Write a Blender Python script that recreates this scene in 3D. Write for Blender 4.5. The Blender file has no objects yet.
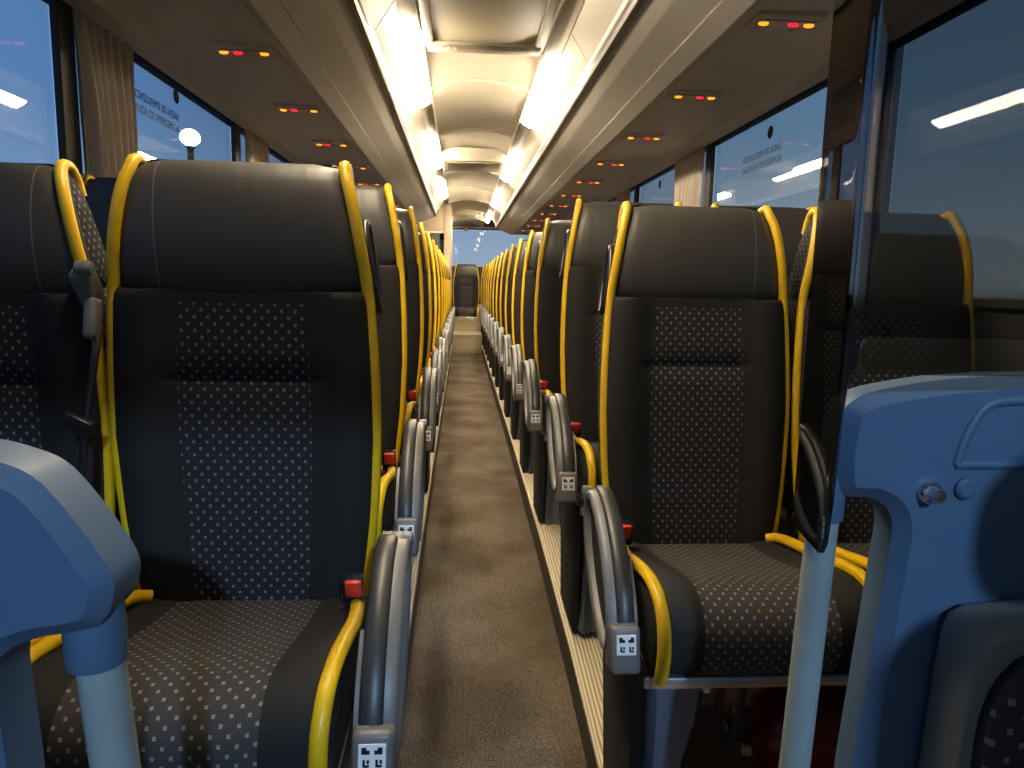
import bpy, bmesh, math, random
from mathutils import Vector, Matrix
random.seed(7)
C = bpy.context.scene.collection
SC = bpy.context.scene
PI = math.pi

# ------------------------------------------------------------------ materials
def newmat(name):
    m = bpy.data.materials.new(name); m.use_nodes = True
    nt = m.node_tree; nt.nodes.clear()
    out = nt.nodes.new('ShaderNodeOutputMaterial')
    return m, nt, out

def N(nt, t, **kw):
    n = nt.nodes.new(t)
    for k, v in kw.items():
        if hasattr(n, k): setattr(n, k, v)
    return n

def principled(nt, out, col, rough=.5, metal=0., spec=.5, coat=0., sheen=0.):
    b = nt.nodes.new('ShaderNodeBsdfPrincipled')
    b.inputs['Base Color'].default_value = (*col, 1)
    b.inputs['Roughness'].default_value = rough
    b.inputs['Metallic'].default_value = metal
    b.inputs['Specular IOR Level'].default_value = spec
    b.inputs['Coat Weight'].default_value = coat
    b.inputs['Sheen Weight'].default_value = sheen
    nt.links.new(b.outputs[0], out.inputs[0])
    return b

def noise_bump(nt, b, scale=200, strength=.1, dist=.001, detail=3):
    tc = N(nt, 'ShaderNodeTexCoord')
    n = N(nt, 'ShaderNodeTexNoise'); n.inputs['Scale'].default_value = scale; n.inputs['Detail'].default_value = detail
    nt.links.new(tc.outputs['Object'], n.inputs['Vector'])
    bp = N(nt, 'ShaderNodeBump'); bp.inputs['Strength'].default_value = strength; bp.inputs['Distance'].default_value = dist
    nt.links.new(n.outputs[0], bp.inputs['Height']); nt.links.new(bp.outputs[0], b.inputs['Normal'])
    return n

def mix_noise(nt, b, c1, c2, scale, detail=4, lo=.35, hi=.65):
    tc = N(nt, 'ShaderNodeTexCoord')
    n = N(nt, 'ShaderNodeTexNoise'); n.inputs['Scale'].default_value = scale; n.inputs['Detail'].default_value = detail
    nt.links.new(tc.outputs['Object'], n.inputs['Vector'])
    r = N(nt, 'ShaderNodeValToRGB')
    r.color_ramp.elements[0].position = lo; r.color_ramp.elements[0].color = (*c1, 1)
    r.color_ramp.elements[1].position = hi; r.color_ramp.elements[1].color = (*c2, 1)
    nt.links.new(n.outputs[0], r.inputs[0]); nt.links.new(r.outputs[0], b.inputs['Base Color'])
    return r

def simple(name, col, rough=.5, metal=0., spec=.5, bump=None, var=None, coat=0., sheen=0.):
    m, nt, out = newmat(name)
    b = principled(nt, out, col, rough, metal, spec, coat, sheen)
    if bump: noise_bump(nt, b, *bump)
    if var: mix_noise(nt, b, col, var[0], var[1])
    return m

def mathn(nt, op, a, b=None, c=None):
    n = N(nt, 'ShaderNodeMath'); n.operation = op
    for i, v in enumerate((a, b, c)):
        if v is None: continue
        if isinstance(v, (int, float)): n.inputs[i].default_value = v
        else: nt.links.new(v, n.inputs[i])
    return n.outputs[0]

def dotted(name, base, dot, rough=.85):
    m, nt, out = newmat(name)
    b = principled(nt, out, base, rough, 0, .3)
    uv = N(nt, 'ShaderNodeUVMap')
    sp = N(nt, 'ShaderNodeSeparateXYZ'); nt.links.new(uv.outputs[0], sp.inputs[0])
    u = mathn(nt, 'DIVIDE', sp.outputs[0], .0215); v = mathn(nt, 'DIVIDE', sp.outputs[1], .0118)
    row = mathn(nt, 'FLOOR', v); par = mathn(nt, 'MODULO', row, 2.0)
    par = mathn(nt, 'ABSOLUTE', par)
    uu = mathn(nt, 'SUBTRACT', mathn(nt, 'FRACT', mathn(nt, 'ADD', u, mathn(nt, 'MULTIPLY', par, .5))), .5)
    vv = mathn(nt, 'SUBTRACT', mathn(nt, 'FRACT', v), .5)
    d = mathn(nt, 'MAXIMUM', mathn(nt, 'DIVIDE', mathn(nt, 'ABSOLUTE', uu), .10),
              mathn(nt, 'DIVIDE', mathn(nt, 'ABSOLUTE', vv), .22))
    mask = mathn(nt, 'LESS_THAN', d, 1.0)
    nz = N(nt, 'ShaderNodeTexNoise'); nz.inputs['Scale'].default_value = 900
    nt.links.new(uv.outputs[0], nz.inputs['Vector'])
    mask = mathn(nt, 'MULTIPLY', mask, mathn(nt, 'ADD', mathn(nt, 'MULTIPLY', nz.outputs[0], .8), .45))
    mx = N(nt, 'ShaderNodeMix', data_type='RGBA')
    nt.links.new(mask, mx.inputs[0]); mx.inputs[6].default_value = (*base, 1); mx.inputs[7].default_value = (*dot, 1)
    nt.links.new(mx.outputs[2], b.inputs['Base Color'])
    wv = N(nt, 'ShaderNodeTexNoise'); wv.inputs['Scale'].default_value = 1500
    nt.links.new(uv.outputs[0], wv.inputs['Vector'])
    bp = N(nt, 'ShaderNodeBump'); bp.inputs['Strength'].default_value = .25; bp.inputs['Distance'].default_value = .001
    nt.links.new(wv.outputs[0], bp.inputs['Height']); nt.links.new(bp.outputs[0], b.inputs['Normal'])
    return m

def leather(name, col):
    m, nt, out = newmat(name)
    b = principled(nt, out, col, .42, 0, .5)
    uv = N(nt, 'ShaderNodeUVMap')
    sp = N(nt, 'ShaderNodeSeparateXYZ'); nt.links.new(uv.outputs[0], sp.inputs[0])
    s = mathn(nt, 'LESS_THAN', mathn(nt, 'ABSOLUTE', mathn(nt, 'SUBTRACT', sp.outputs[0], .128)), .0011)
    tc = N(nt, 'ShaderNodeTexCoord')
    n2 = N(nt, 'ShaderNodeTexNoise'); n2.inputs['Scale'].default_value = 9; n2.inputs['Detail'].default_value = 3
    nt.links.new(tc.outputs['Object'], n2.inputs['Vector'])
    mx = N(nt, 'ShaderNodeMix', data_type='RGBA')
    nt.links.new(s, mx.inputs[0]); mx.inputs[6].default_value = (*col, 1); mx.inputs[7].default_value = (.17, .155, .13, 1)
    nt.links.new(mx.outputs[2], b.inputs['Base Color'])
    rr = N(nt, 'ShaderNodeMapRange'); rr.inputs[3].default_value = .36; rr.inputs[4].default_value = .56
    nt.links.new(n2.outputs[0], rr.inputs[0]); nt.links.new(rr.outputs[0], b.inputs['Roughness'])
    # soft creases running down from the top edge, plus fine grain
    mp = N(nt, 'ShaderNodeMapping'); mp.inputs['Scale'].default_value = (30, 4, 4)
    nt.links.new(tc.outputs['Object'], mp.inputs['Vector'])
    n3 = N(nt, 'ShaderNodeTexNoise'); n3.inputs['Scale'].default_value = 1; nt.links.new(mp.outputs[0], n3.inputs['Vector'])
    n4 = N(nt, 'ShaderNodeTexNoise'); n4.inputs['Scale'].default_value = 420; nt.links.new(tc.outputs['Object'], n4.inputs['Vector'])
    h = mathn(nt, 'ADD', mathn(nt, 'MULTIPLY', n3.outputs[0], 3.0), mathn(nt, 'MULTIPLY', n4.outputs[0], .18))
    bp = N(nt, 'ShaderNodeBump'); bp.inputs['Strength'].default_value = .35; bp.inputs['Distance'].default_value = .002
    nt.links.new(h, bp.inputs['Height']); nt.links.new(bp.outputs[0], b.inputs['Normal'])
    return m

def glass(name, tint, ior=1.45, rough=0.0):
    m, nt, out = newmat(name)
    tr = N(nt, 'ShaderNodeBsdfTransparent'); tr.inputs[0].default_value = (*tint, 1)
    gl = N(nt, 'ShaderNodeBsdfGlossy'); gl.inputs['Roughness'].default_value = rough
    lw = N(nt, 'ShaderNodeLayerWeight'); lw.inputs[0].default_value = .5
    f0 = ((ior-1)/(ior+1))**2
    fr = mathn(nt, 'ADD', mathn(nt, 'MULTIPLY', mathn(nt, 'POWER', lw.outputs['Facing'], 5.0), 1-f0), f0)
    mx = N(nt, 'ShaderNodeMixShader')
    nt.links.new(fr, mx.inputs[0]); nt.links.new(tr.outputs[0], mx.inputs[1]); nt.links.new(gl.outputs[0], mx.inputs[2])
    nt.links.new(mx.outputs[0], out.inputs[0])
    return m

def emissive(name, col, s):
    m, nt, out = newmat(name)
    e = N(nt, 'ShaderNodeEmission'); e.inputs[0].default_value = (*col, 1); e.inputs[1].default_value = s
    nt.links.new(e.outputs[0], out.inputs[0])
    return m

def carpet_mat():
    m, nt, out = newmat('ribbed_carpet')
    b = principled(nt, out, (.1, .08, .06), .95, 0, .1)
    tc = N(nt, 'ShaderNodeTexCoord')
    n1 = N(nt, 'ShaderNodeTexNoise'); n1.inputs['Scale'].default_value = 330; n1.inputs['Detail'].default_value = 2
    nt.links.new(tc.outputs['Object'], n1.inputs['Vector'])
    n2 = N(nt, 'ShaderNodeTexNoise'); n2.inputs['Scale'].default_value = 3.2; n2.inputs['Detail'].default_value = 4
    nt.links.new(tc.outputs['Object'], n2.inputs['Vector'])
    sp = N(nt, 'ShaderNodeSeparateXYZ'); nt.links.new(tc.outputs['Object'], sp.inputs[0])
    rib = mathn(nt, 'SINE', mathn(nt, 'MULTIPLY', sp.outputs[0], 2*PI/.0062))
    r1 = N(nt, 'ShaderNodeValToRGB')
    r1.color_ramp.elements[0].position = .36; r1.color_ramp.elements[0].color = (.08, .066, .058, 1)
    r1.color_ramp.elements[1].position = .68; r1.color_ramp.elements[1].color = (.35, .28, .20, 1)
    nt.links.new(n1.outputs[0], r1.inputs[0])
    r2 = N(nt, 'ShaderNodeValToRGB')
    r2.color_ramp.elements[0].position = .35; r2.color_ramp.elements[0].color = (.55, .50, .44, 1)
    r2.color_ramp.elements[1].position = .62; r2.color_ramp.elements[1].color = (1, 1, 1, 1)
    nt.links.new(n2.outputs[0], r2.inputs[0])
    mx = N(nt, 'ShaderNodeMix', data_type='RGBA', blend_type='MULTIPLY'); mx.inputs[0].default_value = 1
    nt.links.new(r1.outputs[0], mx.inputs[6]); nt.links.new(r2.outputs[0], mx.inputs[7])
    ribf = mathn(nt, 'ADD', mathn(nt, 'MULTIPLY', rib, .16), .84)
    mx2 = N(nt, 'ShaderNodeMix', data_type='RGBA', blend_type='MULTIPLY'); mx2.inputs[0].default_value = 1
    nt.links.new(mx.outputs[2], mx2.inputs[6]); nt.links.new(ribf, mx2.inputs[7])
    nt.links.new(mx2.outputs[2], b.inputs['Base Color'])
    bp = N(nt, 'ShaderNodeBump'); bp.inputs['Strength'].default_value = .6; bp.inputs['Distance'].default_value = .002
    nt.links.new(mathn(nt, 'ADD', rib, n1.outputs[0]), bp.inputs['Height']); nt.links.new(bp.outputs[0], b.inputs['Normal'])
    return m

def ribbed_tread():
    m, nt, out = newmat('ribbed_tread')
    b = principled(nt, out, (.62, .52, .36), .5, 0, .4)
    tc = N(nt, 'ShaderNodeTexCoord')
    sp = N(nt, 'ShaderNodeSeparateXYZ'); nt.links.new(tc.outputs['Object'], sp.inputs[0])
    rib = mathn(nt, 'SINE', mathn(nt, 'MULTIPLY', sp.outputs[0], 2*PI/.0105))
    r = N(nt, 'ShaderNodeValToRGB')
    r.color_ramp.elements[0].position = .1; r.color_ramp.elements[0].color = (.40, .32, .20, 1)
    r.color_ramp.elements[1].position = .5; r.color_ramp.elements[1].color = (.78, .67, .47, 1)
    nt.links.new(mathn(nt, 'ADD', mathn(nt, 'MULTIPLY', rib, .5), .5), r.inputs[0]); nt.links.new(r.outputs[0], b.inputs['Base Color'])
    bp = N(nt, 'ShaderNodeBump'); bp.inputs['Strength'].default_value = .6; bp.inputs['Distance'].default_value = .002
    nt.links.new(rib, bp.inputs['Height']); nt.links.new(bp.outputs[0], b.inputs['Normal'])
    return m

M = {}
M['leather'] = leather('seat_leather', (.052, .048, .042))
M['fabric'] = simple('seat_plain_fabric', (.018, .017, .016), .8, 0, .25, bump=(900, .2, .001))
M['dots'] = dotted('seat_dotted_fabric', (.022, .020, .021), (.22, .22, .24))
M['dots_seat'] = dotted('cushion_dotted_fabric', (.045, .041, .038), (.25, .24, .23))
M['yellow'] = simple('yellow_piping', (.82, .52, .010), .38, 0, .5, bump=(120, .15, .001), var=((.76, .45, .008), 35))
M['shell'] = simple('dark_shell_plastic', (.035, .034, .034), .45, bump=(600, .1, .0005))
M['arm_grey'] = simple('grey_armrest_plastic', (.14, .136, .13), .42, 0, .5, bump=(700, .08, .0005))
M['pad'] = simple('armrest_pad_rubber', (.03, .03, .03), .4)
M['black'] = simple('black_plastic', (.012, .012, .013), .28)
M['black_matte'] = simple('black_rubber', (.012, .012, .012), .7)
M['white'] = simple('white_label', (.80, .80, .78), .5)
M['red'] = simple('red_button', (.75, .045, .03), .35)
M['metal'] = simple('satin_metal', (.55, .55, .56), .35, .9)
M['bolt'] = simple('bolt_steel', (.75, .75, .76), .2, 1.)
M['leg'] = simple('seat_leg_paint', (.10, .115, .14), .45)
M['panel'] = simple('blue_moulded_plastic', (.07, .125, .205), .5, 0, .5, bump=(500, .12, .0006))
M['pole'] = simple('pale_blue_tube_paint', (.28, .325, .31), .4, 0, .5, var=((.24, .28, .27), 18))
M['recess'] = simple('dark_panel_trim', (.008, .008, .009), .6)
M['guide_grey'] = simple('grey_green_shell', (.19, .19, .165), .5, bump=(400, .1, .0005))
M['cream'] = simple('cream_ceiling_plastic', (.62, .56, .45), .42, 0, .5, bump=(300, .04, .0005))
M['lid'] = simple('cream_rack_lid', (.43, .375, .29), .4)
M['rack'] = simple('grey_beige_rack', (.78, .73, .66), .5, bump=(350, .05, .0005))
M['strip'] = simple('pale_rack_strip', (.78, .74, .68), .45)
M['psu'] = simple('service_panel_grey', (.72, .69, .66), .5, bump=(350, .05, .0005))
M['psu_dark'] = simple('service_panel_dark', (.3, .28, .26), .5)
M['lip'] = simple('dark_rack_lip', (.09, .08, .065), .4)
M['olive'] = simple('olive_hatch', (.46, .40, .26), .5)
M['hatch_frame'] = simple('brown_hatch_frame', (.36, .31, .24), .5)
M['wall'] = simple('dark_wall_trim', (.065, .06, .058), .7, bump=(300, .1, .0005))
M['pillar'] = simple('dark_pillar', (.035, .033, .034), .6)
M['beige'] = simple('beige_panel', (.60, .48, .33), .5)
M['glass'] = glass('tinted_window', (.80, .85, .87))
M['rear_glass'] = glass('rear_window_glass', (.88, .91, .93), 1.15)
M['windscreen'] = glass('windscreen_glass', (.95, .97, .98))
M['smoked'] = glass('smoked_screen', (.54, .54, .55), 1.8)
M['smoked_edge'] = glass('smoked_screen_edge', (.20, .19, .18), 2.5)
M['curtain'] = simple('beige_curtain', (.62, .54, .46), .9, 0, .1, bump=(500, .2, .001))
M['carpet'] = carpet_mat()
M['tread'] = ribbed_tread()
M['vinyl'] = simple('brown_vinyl', (.16, .085, .045), .6, var=((.11, .06, .035), 12))
M['riser'] = simple('dark_riser', (.05, .04, .034), .6)
M['lamp'] = emissive('warm_tube_light', (1.0, .83, .59), 80.0)
M['amber'] = emissive('amber_indicator', (1.0, .30, .02), 1.6)
M['redlamp'] = emissive('red_indicator', (1.0, .015, .03), 1.6)
M['floodlamp'] = emissive('floodlight_glow', (.75, .86, 1.0), 60.0)
M['ext'] = simple('dark_red_paint', (.16, .01, .012), .3)
M['ink'] = simple('window_print', (.05, .06, .07), .7)
M['tab'] = simple('orange_brown_tab', (.45, .20, .08), .5)
M['galv'] = simple('galvanised_steel', (.3, .3, .32), .5, .7)

# ------------------------------------------------------------------ mesh helpers
def link(name, me, parent=None):
    o = bpy.data.objects.new(name, me); C.objects.link(o)
    if parent: o.parent = parent
    return o

def finish(name, bm, mats, parent=None, smooth=True, recalc=True, sharp=40):
    if recalc: bmesh.ops.recalc_face_normals(bm, faces=bm.faces)
    me = bpy.data.meshes.new(name); bm.to_mesh(me); bm.free()
    for m in (mats if isinstance(mats, (list, tuple)) else [mats]): me.materials.append(m)
    if smooth:
        for p in me.polygons: p.use_smooth = True
        try: me.set_sharp_from_angle(angle=math.radians(sharp))
        except Exception: pass
    return link(name, me, parent)

def empty(name, loc, label=None, cat=None, group=None):
    o = bpy.data.objects.new(name, None); C.objects.link(o); o.location = loc
    o.empty_display_size = .05
    if label: tag(o, label, cat, group)
    return o

def tag(o, label=None, cat=None, group=None, kind=None):
    if label: o['label'] = label
    if cat: o['category'] = cat
    if group: o['group'] = group
    if kind: o['kind'] = kind
    return o

def add_box(bm, c, s, bev=0., seg=2, mat=0, rot=None):
    r = bmesh.ops.create_cube(bm, size=1)
    vs = r['verts']
    for v in vs: v.co = Vector((v.co.x*s[0], v.co.y*s[1], v.co.z*s[2]))
    faces = list({f for v in vs for f in v.link_faces})
    if bev > 0:
        es = list({e for v in vs for e in v.link_edges})
        rb = bmesh.ops.bevel(bm, geom=es, offset=bev, segments=seg, profile=.5, affect='EDGES', clamp_overlap=True)
        faces = list(set(rb['faces']) | {f for f in faces if f.is_valid})
        vs = list({v for f in faces for v in f.verts})
    mtx = Matrix.Translation(Vector(c)) @ (rot.to_4x4() if rot else Matrix())
    for v in vs: v.co = mtx @ v.co
    for f in faces: f.material_index = mat
    return faces

def mm(x0, x1, y0, y1, z0, z1):
    return ((x0+x1)/2, (y0+y1)/2, (z0+z1)/2), (abs(x1-x0), abs(y1-y0), abs(z1-z0))

def add_tube(bm, pts, r, n=10, mat=0, cap=True, closed=False, sq=None):
    pts = [Vector(p) for p in pts]; L = len(pts); rings = []
    rad = r if isinstance(r, (list, tuple)) else [r]*L
    up = None
    for i, p in enumerate(pts):
        if closed: t = (pts[(i+1) % L]-pts[i-1])
        else: t = pts[min(i+1, L-1)]-pts[max(i-1, 0)]
        t.normalize()
        if up is None:
            a = Vector((0, 0, 1)) if abs(t.z) < .9 else Vector((1, 0, 0))
            up = (a - t*a.dot(t)).normalized()
        else:
            up = (up - t*up.dot(t)).normalized()
        sd = t.cross(up)
        rings.append([bm.verts.new(p + (up*math.cos(2*PI*k/n) + sd*math.sin(2*PI*k/n))*rad[i]) for k in range(n)])
    m = L if closed else L-1
    for i in range(m):
        a, b = rings[i], rings[(i+1) % L]
        for k in range(n):
            f = bm.faces.new((a[k], a[(k+1) % n], b[(k+1) % n], b[k])); f.material_index = mat
    if cap and not closed:
        for rg in (rings[0], rings[-1]):
            f = bm.faces.new(rg); f.material_index = mat

def smoothpath(pts, k=4):
    """Catmull-Rom through the points."""
    P = [Vector(p) for p in pts]; out = []
    for i in range(len(P)-1):
        p0 = P[max(i-1, 0)]; p1 = P[i]; p2 = P[i+1]; p3 = P[min(i+2, len(P)-1)]
        for j in range(k):
            t = j/k
            out.append(.5*((2*p1)+(p2-p0)*t+(2*p0-5*p1+4*p2-p3)*t*t+(-p0+3*p1-3*p2+p3)*t**3))
    out.append(P[-1]); return out

def add_prism(bm, outline, axis, d0, d1, bev=0., seg=3, mat=0):
    """outline: 2-D points; axis 'x': (y,z); 'y': (x,z); 'z': (x,y)."""
    def mk(p, d):
        return {'x': (d, p[0], p[1]), 'y': (p[0], d, p[1]), 'z': (p[0], p[1], d)}[axis]
    a = [bm.verts.new(mk(p, d0)) for p in outline]; b = [bm.verts.new(mk(p, d1)) for p in outline]
    n = len(a); fs = [bm.faces.new(a), bm.faces.new(list(reversed(b)))]
    for i in range(n): fs.append(bm.faces.new((a[i], b[i], b[(i+1) % n], a[(i+1) % n])))
    bmesh.ops.recalc_face_normals(bm, faces=fs)
    for f in fs: f.material_index = mat
    if bev > 0:
        es = list(set(fs[0].edges) | set(fs[1].edges))
        r = bmesh.ops.bevel(bm, geom=es, offset=bev, segments=seg, profile=.5, affect='EDGES', clamp_overlap=True)
        for f in r['faces']: f.material_index = mat

def add_lathe(bm, prof, origin, axis='z', n=20, mat=0):
    rings = []
    for r, h in prof:
        ring = []
        for k in range(n):
            a = 2*PI*k/n; c, s = r*math.cos(a), r*math.sin(a)
            p = {'z': (c, s, h), 'y': (c, h, s), 'x': (h, c, s)}[axis]
            ring.append(bm.verts.new(Vector(origin)+Vector(p)))
        rings.append(ring)
    for a, b in zip(rings, rings[1:]):
        for k in range(n):
            f = bm.faces.new((a[k], a[(k+1) % n], b[(k+1) % n], b[k])); f.material_index = mat
    for rg in (rings[0], rings[-1]):
        f = bm.faces.new(rg); f.material_index = mat

def interp(tab, z):
    if z <= tab[0][0]: return tab[0][1:]
    for a, b in zip(tab, tab[1:]):
        if z <= b[0]:
            t = (z-a[0])/(b[0]-a[0])
            return tuple(p+(q-p)*t for p, q in zip(a[1:], b[1:]))
    return tab[-1][1:]

def sstep(a, b, x):
    t = max(0., min(1., (x-a)/(b-a))); return t*t*(3-2*t)

def struct(name, bm, mats, smooth=False):
    o = finish(name, bm, mats, None, smooth); o['kind'] = 'structure'; return o

def copy_tree(o, parent=None):
    c = o.copy(); C.objects.link(c)
    if parent: c.parent = parent
    for ch in list(o.children): copy_tree(ch, c)
    return c

# ------------------------------------------------------------------ the seat
# local frame: x across, y towards the back of the seat (bus rear), z up, origin on the platform under the cushion's front edge
TAB = [  # z, front y, half width, thickness
    (.42, .415, .175, .085), (.46, .418, .188, .095), (.52, .424, .199, .10), (.62, .436, .210, .105), (.77, .452, .217, .105),
    (.90, .468, .214, .105), (.98, .478, .209, .105), (1.03, .484, .205, .105), (1.08, .480, .199, .105),
    (1.13, .482, .191, .10), (1.17, .489, .184, .095), (1.20, .499, .177, .082), (1.222, .512, .170, .060), (1.236, .528, .160, .032)]

def level_loop(z, inset=0., head=False, nf=21):
    yf, hw, th = interp(TAB, z)
    cr = inset if .5 < z < 1.0 else 0
    hw -= 0 if cr else inset; pts = []; us = []
    for i in range(nf):
        u = -1+2*i/(nf-1)
        au = abs(u)
        bol = -.016*sstep(.5, .72, au)*(0 if head else 1)
        edge = .022*sstep(.86, 1., au)
        if head: bol = .010*au*au
        pts.append(Vector((u*hw, yf+(cr*1.2*(1-sstep(.45, .62, au)) if cr else inset*.6)+bol+edge, z))); us.append(u)
    for i in range(9):
        u = 1-2*i/8
        pts.append(Vector((u*(hw-.004), yf+th-inset*.3-.012*sstep(.6, 1., abs(u)), z))); us.append(u)
    return pts, us

def loft_body(bm, levels, uvl, mat_fn, head, sg=1):
    rings = []; s = 0; prevc = None
    for z, ins in levels:
        pts, us = level_loop(z, ins, head)
        c = pts[10]
        if prevc is not None: s += (c-prevc).length
        prevc = c
        rings.append(([bm.verts.new(p) for p in pts], us, s, z))
    n = len(rings[0][0])
    for (ra, ua, sa, za), (rb, ub, sb, zb) in zip(rings, rings[1:]):
        for k in range(n):
            k2 = (k+1) % n
            f = bm.faces.new((ra[k], ra[k2], rb[k2], rb[k]))
            f.material_index = mat_fn(k, ua[k], ua[k2], (za+zb)/2)
            for lp, (v, ss) in zip(f.loops, ((ra[k], sa), (ra[k2], sa), (rb[k2], sb), (rb[k], sb))):
                lp[uvl].uv = (v.co.x*sg, ss) if k < 20 else (v.co.y*(1 if k in (20, 29) else 0)+3, ss)
    for rg in (rings[0][0], rings[-1][0]):
        f = bm.faces.new(rg); f.material_index = mat_fn(25, 0, 0, rings[0][3])

def piping_path(sx):
    pts = []
    for z in (.455, .50, .56, .64, .74, .84, .94, 1.03, 1.10, 1.16, 1.20, 1.222):
        yf, hw, th = interp(TAB, z)
        pts.append((sx*(hw-.002), yf+.010, z))
    pts += [(sx*.166, .535, 1.236), (sx*.165, .558, 1.232), (sx*.165, .574, 1.212), (sx*.166, .580, 1.185)]
    return smoothpath(pts, 3)

# cushion: profile of the top from the front lip to the back
CUSH = [(.018, .375), (.002, .395), (-.008, .430), (-.004, .468), (.020, .502), (.060, .519), (.11, .517), (.18, .503), (.28, .482), (.38, .468), (.44, .462)]

def seat_meshes(a, kind):
    """a: local x direction of the aisle (+1/-1); kind 'aisle', 'window' or 'bench'. Returns the root Empty with its parts."""
    root = bpy.data.objects.new('bus_seat', None); C.objects.link(root); root.empty_display_size = .05
    # backrest
    bm = bmesh.new(); uvl = bm.loops.layers.uv.new('UVMap')
    lv = [(.42, .02), (.428, .006)]+[(z, 0) for z in (.46, .50, .54, .58, .62, .67, .72, .77, .82, .86)] + \
         [(.868, .004), (.874, .007), (.880, .004), (.888, 0)]+[(z, 0) for z in (.93, .98, 1.005)]+[(1.018, .001), (1.027, .004)]
    def mf(k, u0, u1, z):
        if k < 20 and abs((u0+u1)/2) < .54 and .45 < z < 1.0: return 1
        if k in (20, 29): return 1
        if k > 20: return 2
        return 0
    loft_body(bm, lv, uvl, mf, False)
    back = finish('backrest', bm, [M['fabric'], M['dots'], M['fabric']], root, sharp=70)
    for sx in (-1, 1):
        bm = bmesh.new(); add_tube(bm, piping_path(sx), .0102, 8)
        finish('piping', bm, M['yellow'], back, sharp=80)
    # headrest
    bm = bmesh.new(); uvl = bm.loops.layers.uv.new('UVMap')
    lv = [(1.025, .006), (1.029, .003), (1.035, -.001), (1.05, -.004), (1.08, -.005), (1.12, -.004), (1.16, -.002), (1.19, 0), (1.21, 0), (1.224, 0), (1.232, .003), (1.238, .015)]
    loft_body(bm, lv, uvl, lambda k, u0, u1, z: 1 if k in (20, 29) else 0, True, -a)
    finish('headrest', bm, [M['leather'], M['dots']], root, sharp=70)
    # rear shell
    bm = bmesh.new()
    rings = []
    for z in (.40, .44, .60, .77, .92, 1.03, 1.12, 1.18, 1.205):
        yf, hw, th = interp(TAB, z)
        x = hw-.012; y0 = yf+th-.02; y1 = yf+th+(.03 if z < 1.15 else .012)
        rings.append([bm.verts.new(p) for p in ((-x, y0, z), (-x+.004, y1-.008, z), (-x+.02, y1, z), (x-.02, y1, z), (x-.004, y1-.008, z), (x, y0, z))])
    for r0, r1 in zip(rings, rings[1:]):
        for k in range(6): bm.faces.new((r0[k], r0[(k+1) % 6], r1[(k+1) % 6], r1[k]))
    bm.faces.new(rings[0]); bm.faces.new(rings[-1])
    finish('back_shell', bm, M['shell'], root, sharp=50)
    # cushion
    bm = bmesh.new(); uvl = bm.loops.layers.uv.new('UVMap')
    prof = smoothpath([(0, y, z) for y, z in CUSH], 3)
    nu = 25; rings = []; s = 0
    for i, p in enumerate(prof):
        if i: s += (p-prof[i-1]).length
        ring = []
        for k in range(nu):
            u = -1+2*k/(nu-1); au = abs(u)
            dz = .010*sstep(.5, .75, au)-.020*sstep(.88, 1., au)
            dy = .012*sstep(.85, 1., au)
            w = .207
            nfac = 1 if p.z > .45 or p.y > .1 else .5
            ring.append(bm.verts.new((u*w, p.y+dy+(.006*au*au), p.z+dz*nfac)))
        rings.append((ring, s))
    for (r0, s0), (r1, s1) in zip(rings, rings[1:]):
        for k in range(nu-1):
            f = bm.faces.new((r0[k], r0[k+1], r1[k+1], r1[k]))
            f.material_index = 1 if abs(-1+2*(k+.5)/(nu-1)) < .56 else 0
            for lp, (v, ss) in zip(f.loops, ((r0[k], s0), (r0[k+1], s0), (r1[k+1], s1), (r1[k], s1))): lp[uvl].uv = (v.co.x, ss)
    # underside and sides
    bot = []
    for (r, _) in rings:
        pass
    def side(idx):
        top = [r[idx] for r, _ in rings]
        b0 = bm.verts.new((top[0].co.x*.97, .03, .372)); b1 = bm.verts.new((top[0].co.x*.97, .44, .372))
        f = bm.faces.new([b0]+top+[b1]); return b0, b1
    l0, l1 = side(0); r0_, r1_ = side(nu-1)
    bm.faces.new((l0, l1, r1_, r0_)); bm.faces.new([l1]+list(rings[-1][0])+[r1_]); bm.faces.new([l0]+list(rings[0][0])+[r0_])
    cush = finish('seat_cushion', bm, [M['fabric'], M['dots_seat']], root, sharp=60)
    for sx in (-1, 1):
        pp = [(sx*.165, .400, .482), (sx*.186, .372, .492), (sx*.199, .27, .502), (sx*.200, .17, .520), (sx*.199, .09, .530), (sx*.197, .032, .520), (sx*.194, .000, .483), (sx*.192, -.006, .430), (sx*.190, .008, .385), (sx*.188, .020, .368)]
        bm = bmesh.new(); add_tube(bm, smoothpath(pp, 3), .0120, 8)
        finish('piping', bm, M['yellow'], cush, sharp=80)
    # frame under the cushion
    bm = bmesh.new()
    add_box(bm, *mm(-.205, .205, .015, .045, .352, .374), .004)
    add_box(bm, *mm(-.205, .205, .36, .39, .352, .374), .004)
    for sx in (-1, 1): add_box(bm, *mm(sx*.205-.012, sx*.205+.012, .02, .42, .350, .372), .004)
    for x in (-.1, .1): add_lathe(bm, [(.009, .340), (.010, .352)], (x, .03, 0), 'z', 8)
    finish('seat_frame', bm, M['metal'], root)
    if kind in ('aisle', 'bench'):
        # seat-belt buckle beside the cushion
        bm = bmesh.new(); add_box(bm, (a*.186, .335, .522), (.034, .028, .050), .005, mat=0, rot=Matrix.Rotation(.35, 3, 'X'))
        add_box(bm, (a*.186, .345, .487), (.022, .010, .05), .002, mat=0)
        bk = finish('seat_belt_buckle', bm, M['black'], root)
        bm = bmesh.new(); add_box(bm, (a*.189, .318, .530), (.027, .010, .034), .004, rot=Matrix.Rotation(.35, 3, 'X'))
        finish('release_button', bm, M['red'], bk)
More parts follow.
